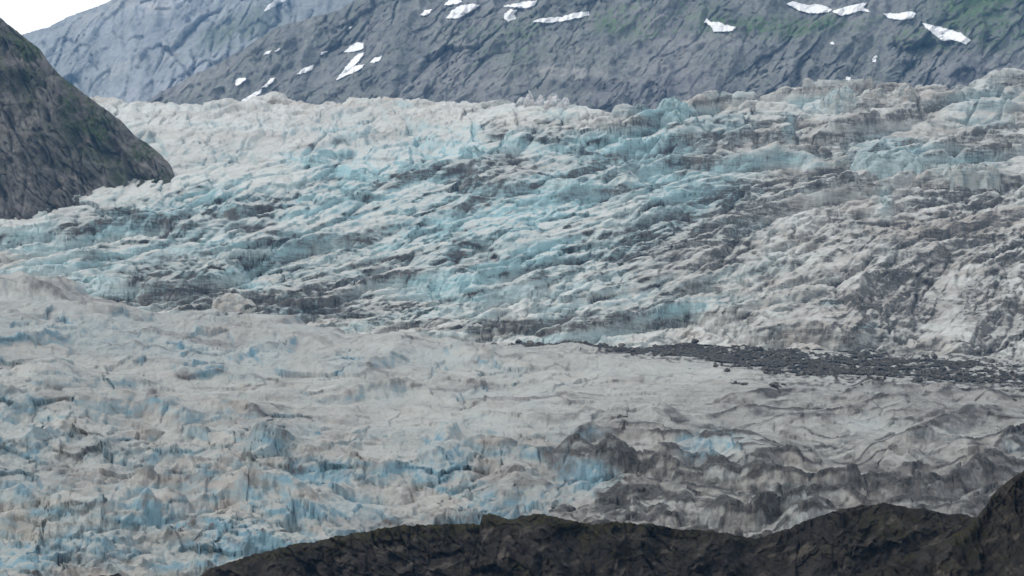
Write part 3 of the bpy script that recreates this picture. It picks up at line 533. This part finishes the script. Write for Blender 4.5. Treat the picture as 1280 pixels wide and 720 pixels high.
SR = [(836, 152, 25, 27, .75, .15, .25, 3.2, 'pale blue ice block leaning on the skyline right of the white spikes', IF, M_fall),
 (905, 134, 17, 11, .15, .25, -.2, 1.8, 'beige wedge shaped ice block on the skyline right of the leaning blue block', IF, M_fall),
 (1092, 121, 17, 13, .15, .35, .1, 2.6, 'rounded beige ice knob on the right skyline, left one of two side by side', IF, M_fall),
 (1129, 122, 20, 14, .15, .30, .15, 2.6, 'rounded beige ice knob on the right skyline, right one of two side by side', IF, M_fall),
 (1050, 130, 26, 20, .35, .25, .1, 2.4, 'grey blue domed ice block on the skyline left of the beige knobs', IF, M_fall),
 (586, 197, 20, 15, .85, .05, .1, 2.0, 'bright sky blue ice mound in the upper middle of the icefall', IF, M_fall),
 (452, 222, 22, 10, .80, .05, .1, 2.2, 'small bright blue ice mound left of the middle of the icefall', IF, M_fall),
 (394, 207, 24, 12, .80, .05, .1, 2.4, 'bright blue ice mound below the beige ice on the left', IF, M_fall),
 (705, 232, 30, 9, .60, .05, .0, 2.6, 'long low smooth pale blue ice slab in the upper middle of the icefall', IF, M_fall),
 (1112, 210, 46, 20, .60, .35, .0, 4.2, 'big smooth teal ice wall in the upper right of the icefall', IF, M_fall),
 (1216, 228, 40, 22, .30, .45, .0, 5.0, 'grey blue castle like ice block on the far right below the skyline', IF, M_fall),
 (290, 376, 34, 10, .15, .30, .15, 1.8, 'white topped ice mound among the blackest ice at lower left', IF, M_fall),
 (450, 413, 23, 11, .40, .10, .0, 2.2, 'smooth oval pale blue ice mound at the foot of the icefall', IF, M_fall),
 (344, 130, 20, 10, .0, .12, -.1, 1.6, 'beige ice peak on the left skyline above the narrow snow streak', IF, M_fall)]
for i, (u, v, hw, hp, bl, di, ln, pw_, lb, host, mt) in enumerate(SR): serac(u, v, hw, hp, bl, di, ln, pw_, lb, host, mt, 3 + i, Yd=None)
for i, (u, v, hw, hp, lb) in enumerate([(651, 132, 7, 14, 'leftmost and lowest white ice spike of the row on the middle skyline'), (663, 132, 8, 19, 'second white ice spike from the left in the row on the middle skyline'),
    (674, 132, 7, 17, 'middle white ice spike of the row on the middle skyline'), (689, 133, 10, 20, 'broadest white ice spike of the row on the middle skyline'), (704, 134, 8, 14, 'rightmost white ice spike of the row on the middle skyline')]):
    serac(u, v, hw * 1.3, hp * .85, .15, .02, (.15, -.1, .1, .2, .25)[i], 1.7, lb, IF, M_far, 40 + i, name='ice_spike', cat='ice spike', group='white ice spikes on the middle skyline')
# ------------------------------------------------------------------ snow patches, draped on the mountain
t = NT('old_snow'); fn = t.noise((.01,) * 3, detail=5)
M_snow = t.finish(t.mixc(t.ramp(fn, .4, .65), (.90, .91, .92), (.80, .81, .82)), .6, fn, 2.0, .2, .2)
bpy.context.view_layer.update()
SNOW = [('f', [(329, 15), (334, 8), (343, 0), (361, -3), (353, 4), (341, 9), (333, 14)], 'slanting white snow streak high on the far bluish mountain at the top edge'),
 ('m', [(329, 69), (332, 65), (340, 63), (337, 67)], 'left tiny patch of a snow pair high on the left slope of the mountain'),
 ('m', [(343, 65), (347, 61), (351, 60), (348, 64)], 'right tiny patch of a snow pair high on the left slope of the mountain'),
 ('m', [(371, 94), (378, 86), (392, 81), (391, 86), (382, 91)], 'short slanting snow patch alone between the low left streaks and the forked streaks'),
 ('m', [(400, 68), (405, 64), (410, 64), (405, 68)], 'tiny snow dot right of the pair on the left slope of the mountain'),
 ('m', [(294, 107), (295, 100), (301, 97), (308, 98), (304, 103), (298, 107)], 'small roundish snow patch on the far left foot of the rocky mountain'),
 ('m', [(298, 132), (304, 124), (316, 117), (328, 111), (326, 117), (313, 125), (304, 132)], 'narrow slanting snow streak running down to the beige ice edge on the left'),
 ('m', [(327, 110), (332, 105), (338, 99), (344, 97), (341, 103), (333, 109)], 'small snow patch just above the streak that reaches the beige ice edge'),
 ('m', [(430, 66), (437, 58), (446, 53), (454, 54), (455, 60), (450, 63), (440, 65)], 'snow patch at the top of the forked group of streaks, left part of mountain'),
 ('m', [(424, 95), (432, 84), (441, 74), (448, 67), (456, 66), (448, 78), (435, 90)], 'longest upper streak of the forked snow group on the left of the mountain'),
 ('m', [(419, 101), (428, 90), (442, 83), (457, 80), (449, 88), (432, 95), (423, 100)], 'lowest slanting streak of the forked snow group'),
 ('m', [(462, 78), (469, 72), (478, 70), (475, 76), (467, 79)], 'small snow dab to the right of the forked snow group on the mountain'),
 ('m', [(525, 20), (531, 13), (540, 12), (538, 17), (530, 20)], 'small snow patch left of the large patches at the top edge, middle left'),
 ('m', [(555, 7), (561, 0), (575, -2), (578, 3), (568, 6)], 'small snow patch cut by the top edge above a larger white patch'),
 ('m', [(558, 23), (564, 14), (575, 7), (590, 5), (599, 6), (594, 11), (581, 19), (568, 24)], 'thick white snow patch under the top edge, left of centre'),
 ('m', [(630, 23), (631, 17), (638, 12), (646, 13), (643, 18), (645, 24), (635, 27)], 'lower hanging lobe of snow under a thin snow ledge near the top centre'),
 ('m', [(629, 8), (643, 5), (655, 2), (671, 1), (669, 7), (656, 11), (643, 9)], 'thin snow ledge near the top centre above a hanging lobe of snow'),
 ('m', [(666, 27), (674, 23), (690, 22), (703, 21), (715, 17), (736, 14), (737, 19), (721, 23), (702, 27), (684, 29)], 'long thin wavy snow strip at the top centre of the mountain'),
 ('m', [(434, 38), (436, 34), (440, 33), (438, 38)], 'tiny snow dot above the forked snow group on the mountain'),
 ('m', [(880, 28), (884, 24), (890, 28), (898, 27), (906, 31), (920, 34), (916, 39), (892, 40), (889, 33)], 'ragged snow patch right of centre, alone on green tinged rock'),
 ('m', [(983, 5), (990, 2), (1003, 5), (1012, 7), (1020, 5), (1032, 8), (1040, 12), (1036, 16), (1012, 17), (1000, 14)], 'broad white snow patch at the top edge, left half of a long pair'),
 ('m', [(1040, 14), (1055, 9), (1070, 6), (1084, 3), (1079, 9), (1089, 15), (1075, 14), (1060, 18), (1050, 20)], 'pointed winged snow patch at the top edge, right half of a long pair'),
 ('m', [(1103, 17), (1125, 17), (1138, 14), (1145, 17), (1141, 24), (1125, 25), (1110, 23)], 'flat snow patch between the long pair and the big slanting patch on the right'),
 ('m', [(1151, 29), (1163, 31), (1180, 35), (1200, 41), (1214, 50), (1208, 56), (1192, 50), (1178, 51), (1167, 43)], 'big slanting white snow patch, rightmost on the mountain'),
 ('m', [(1090, 78), (1092, 71), (1096, 69), (1097, 73), (1094, 78)], 'tiny upright snow dot low on the right of the mountain'),
 ('m', [(1057, 100), (1059, 96), (1064, 97), (1063, 102)], 'tiny snow dot just above the blocky ice skyline on the right'),
 ('m', [(1037, 54), (1041, 52), (1044, 55), (1040, 56)], 'tiny snow speck on the rock below the long pair of snow patches')]
def inside(px, py, P):
    r = np.zeros(px.shape, bool); j = len(P) - 1
    for i in range(len(P)):
        x1, y1 = P[i]; x2, y2 = P[j]
        if y1 != y2: r ^= ((y1 > py) != (y2 > py)) & (px < (x2 - x1) * (py - y1) / (y2 - y1) + x1)
        j = i
    return r
FO = bpy.data.objects['far_mountain']
for si, (w_, P, lb) in enumerate(SNOW):
    ob = MO if w_ == 'm' else FO; D0_ = 9000. if w_ == 'm' else 14500.
    xs = [p[0] for p in P]; ys = [p[1] for p in P]; st = .5
    gu, gv = np.meshgrid(np.arange(min(xs) - 2, max(xs) + 2, st), np.arange(min(ys) - 2, max(ys) + 2, st))
    wu = 1.6 * fbm(gu / 5, gv / 4, 3, 700); wv_ = 1.3 * fbm(gu / 5, gv / 4, 3, 710)
    ins = inside(gu + wu, gv + wv_, P); ins = boxblur(ins.astype(F32), 1) > .2
    Yh = np.full(gu.shape, np.nan)
    for a_, b_ in np.argwhere(boxblur(ins.astype(F32), 2) > 0):
        X_, Y_, Z_ = at(gu[a_, b_], gv[a_, b_], 1000.0); dv = Vector((X_, Y_, Z_)).normalized()
        ok, loc, nn, fi = ob.ray_cast(Vector((0, 0, 0)), dv)
        if ok: Yh[a_, b_] = loc.y
    good = ins & ~np.isnan(Yh)
    if not good.any(): continue
    Yf = np.where(np.isnan(Yh), np.nanmedian(Yh), Yh).astype(F32)
    Yf = boxblur(Yf, 3) * .7 + Yf * .3
    inn = boxblur(good.astype(F32), 1) > .99
    Yf = Yf - np.where(inn, 14 + 6 * fbm(gu / 3, gv / 3, 3, 720), 4) + np.where(good, 0, 30)
    X_, Y_, Z_ = at(gu, gv, Yf)
    r_, c_ = gu.shape; kp = (boxblur(good.astype(F32), 1) > .01)
    f = grid_faces(r_, c_); f = f[kp.ravel()[f].all(1)]
    ids = np.unique(f); mp = np.full(r_ * c_, -1); mp[ids] = np.arange(len(ids))
    o = mesh_from('snow_patch', np.stack([X_.ravel()[ids], Y_.ravel()[ids], Z_.ravel()[ids]], 1), mp[f], M_snow)
    tag(o, lb, 'snow patch', 'snow patches on the mountains')
# ------------------------------------------------------------------ ground
t = NT('valley_gravel'); fn = t.noise((.02,) * 3, detail=6)
Mg = t.finish(t.mixc(t.ramp(fn, .4, .6), (.10, .10, .10), (.18, .17, .16)), .9, fn, 2.0)
g = 30000.0; gz = -60.0
co = np.array([[x, y, gz] for y in np.linspace(-2000, 17500, 20) for x in np.linspace(-9000, 9000, 20)])
tag(mesh_from('ground', co, grid_faces(20, 20), Mg), kind='structure')
# ------------------------------------------------------------------ haze
HZ = 2.4e-5
m = bpy.data.materials.new('haze_air'); m.use_nodes = True; nt = m.node_tree; nt.nodes.clear()
oo = nt.nodes.new('ShaderNodeOutputMaterial'); pv = nt.nodes.new('ShaderNodeVolumePrincipled')
pv.inputs['Color'].default_value = (.22, .52, 1.0, 1); pv.inputs['Density'].default_value = HZ; pv.inputs['Anisotropy'].default_value = .2
nt.links.new(pv.outputs[0], oo.inputs['Volume'])
x0, x1, y0, y1, z0, z1 = -9500., 9500., -2500., 18000., -4300., 4200.
hv = np.array([[x, y, z] for x in (x0, x1) for y in (y0, y1) for z in (z0, z1)])
hf = np.array([[0, 1, 3, 2], [4, 6, 7, 5], [0, 4, 5, 1], [2, 3, 7, 6], [0, 2, 6, 4], [1, 5, 7, 3]])
tag(mesh_from('haze', hv, hf, m, smooth=False), kind='stuff')
# ------------------------------------------------------------------ light
SUN_EL, SUN_AZ = math.radians(46), math.radians(-112)      # azimuth from +Y (away from the camera) towards +X
sd = (math.sin(SUN_AZ) * math.cos(SUN_EL), math.cos(SUN_AZ) * math.cos(SUN_EL), math.sin(SUN_EL))

sl = bpy.data.lights.new('sun', 'SUN'); sl.energy = 1.9; sl.angle = math.radians(10); sl.color = (1, .97, .93)
so = bpy.data.objects.new('sun', sl); COL.objects.link(so); so.rotation_euler = Vector(sd).to_track_quat('Z', 'Y').to_euler()
w = bpy.data.worlds.new('World'); S.world = w; w.use_nodes = True; nt = w.node_tree; nt.nodes.clear()
wo = nt.nodes.new('ShaderNodeOutputWorld'); bg = nt.nodes.new('ShaderNodeBackground'); sk = nt.nodes.new('ShaderNodeTexSky')
sk.sky_type = 'NISHITA'; sk.sun_disc = False; sk.sun_elevation = SUN_EL; sk.sun_rotation = SUN_AZ; sk.air_density = 1.0; sk.dust_density = 2.5
mx = nt.nodes.new('ShaderNodeMix'); mx.data_type = 'RGBA'; mx.inputs[0].default_value = .78
nt.links.new(sk.outputs[0], mx.inputs[6])
tcw = nt.nodes.new('ShaderNodeTexCoord'); sx = nt.nodes.new('ShaderNodeSeparateXYZ'); nt.links.new(tcw.outputs['Generated'], sx.inputs[0])
mr = nt.nodes.new('ShaderNodeMapRange'); nt.links.new(sx.outputs[2], mr.inputs[0]); mr.inputs[1].default_value = .08; mr.inputs[2].default_value = .6
mc = nt.nodes.new('ShaderNodeMix'); mc.data_type = 'RGBA'; nt.links.new(mr.outputs[0], mc.inputs[0]); mc.inputs[6].default_value = (22, 20.8, 19, 1); mc.inputs[7].default_value = (11.5, 11.4, 11.2, 1)
nt.links.new(mc.outputs[2], mx.inputs[7])     # a bright layer of cloud over the blue
nt.links.new(mx.outputs[2], bg.inputs[0]); bg.inputs[1].default_value = .10; nt.links.new(bg.outputs[0], wo.inputs[0])
# ------------------------------------------------------------------ camera
cam = bpy.data.cameras.new('camera'); co_ = bpy.data.objects.new('camera', cam); COL.objects.link(co_)
cam.lens = 100; cam.sensor_width = 36; cam.clip_start = 1; cam.clip_end = 60000
co_.rotation_euler = (math.pi / 2 + PITCH, 0, 0); S.camera = co_
S.view_settings.view_transform = 'Standard'; S.view_settings.look = 'None'; S.view_settings.exposure = -0.05; S.view_settings.gamma = 1
S.cycles.max_bounces = 4; S.cycles.diffuse_bounces = 2; S.cycles.volume_bounces = 0; S.cycles.use_denoising = True
S.render.resolution_x = 1024; S.render.resolution_y = 576
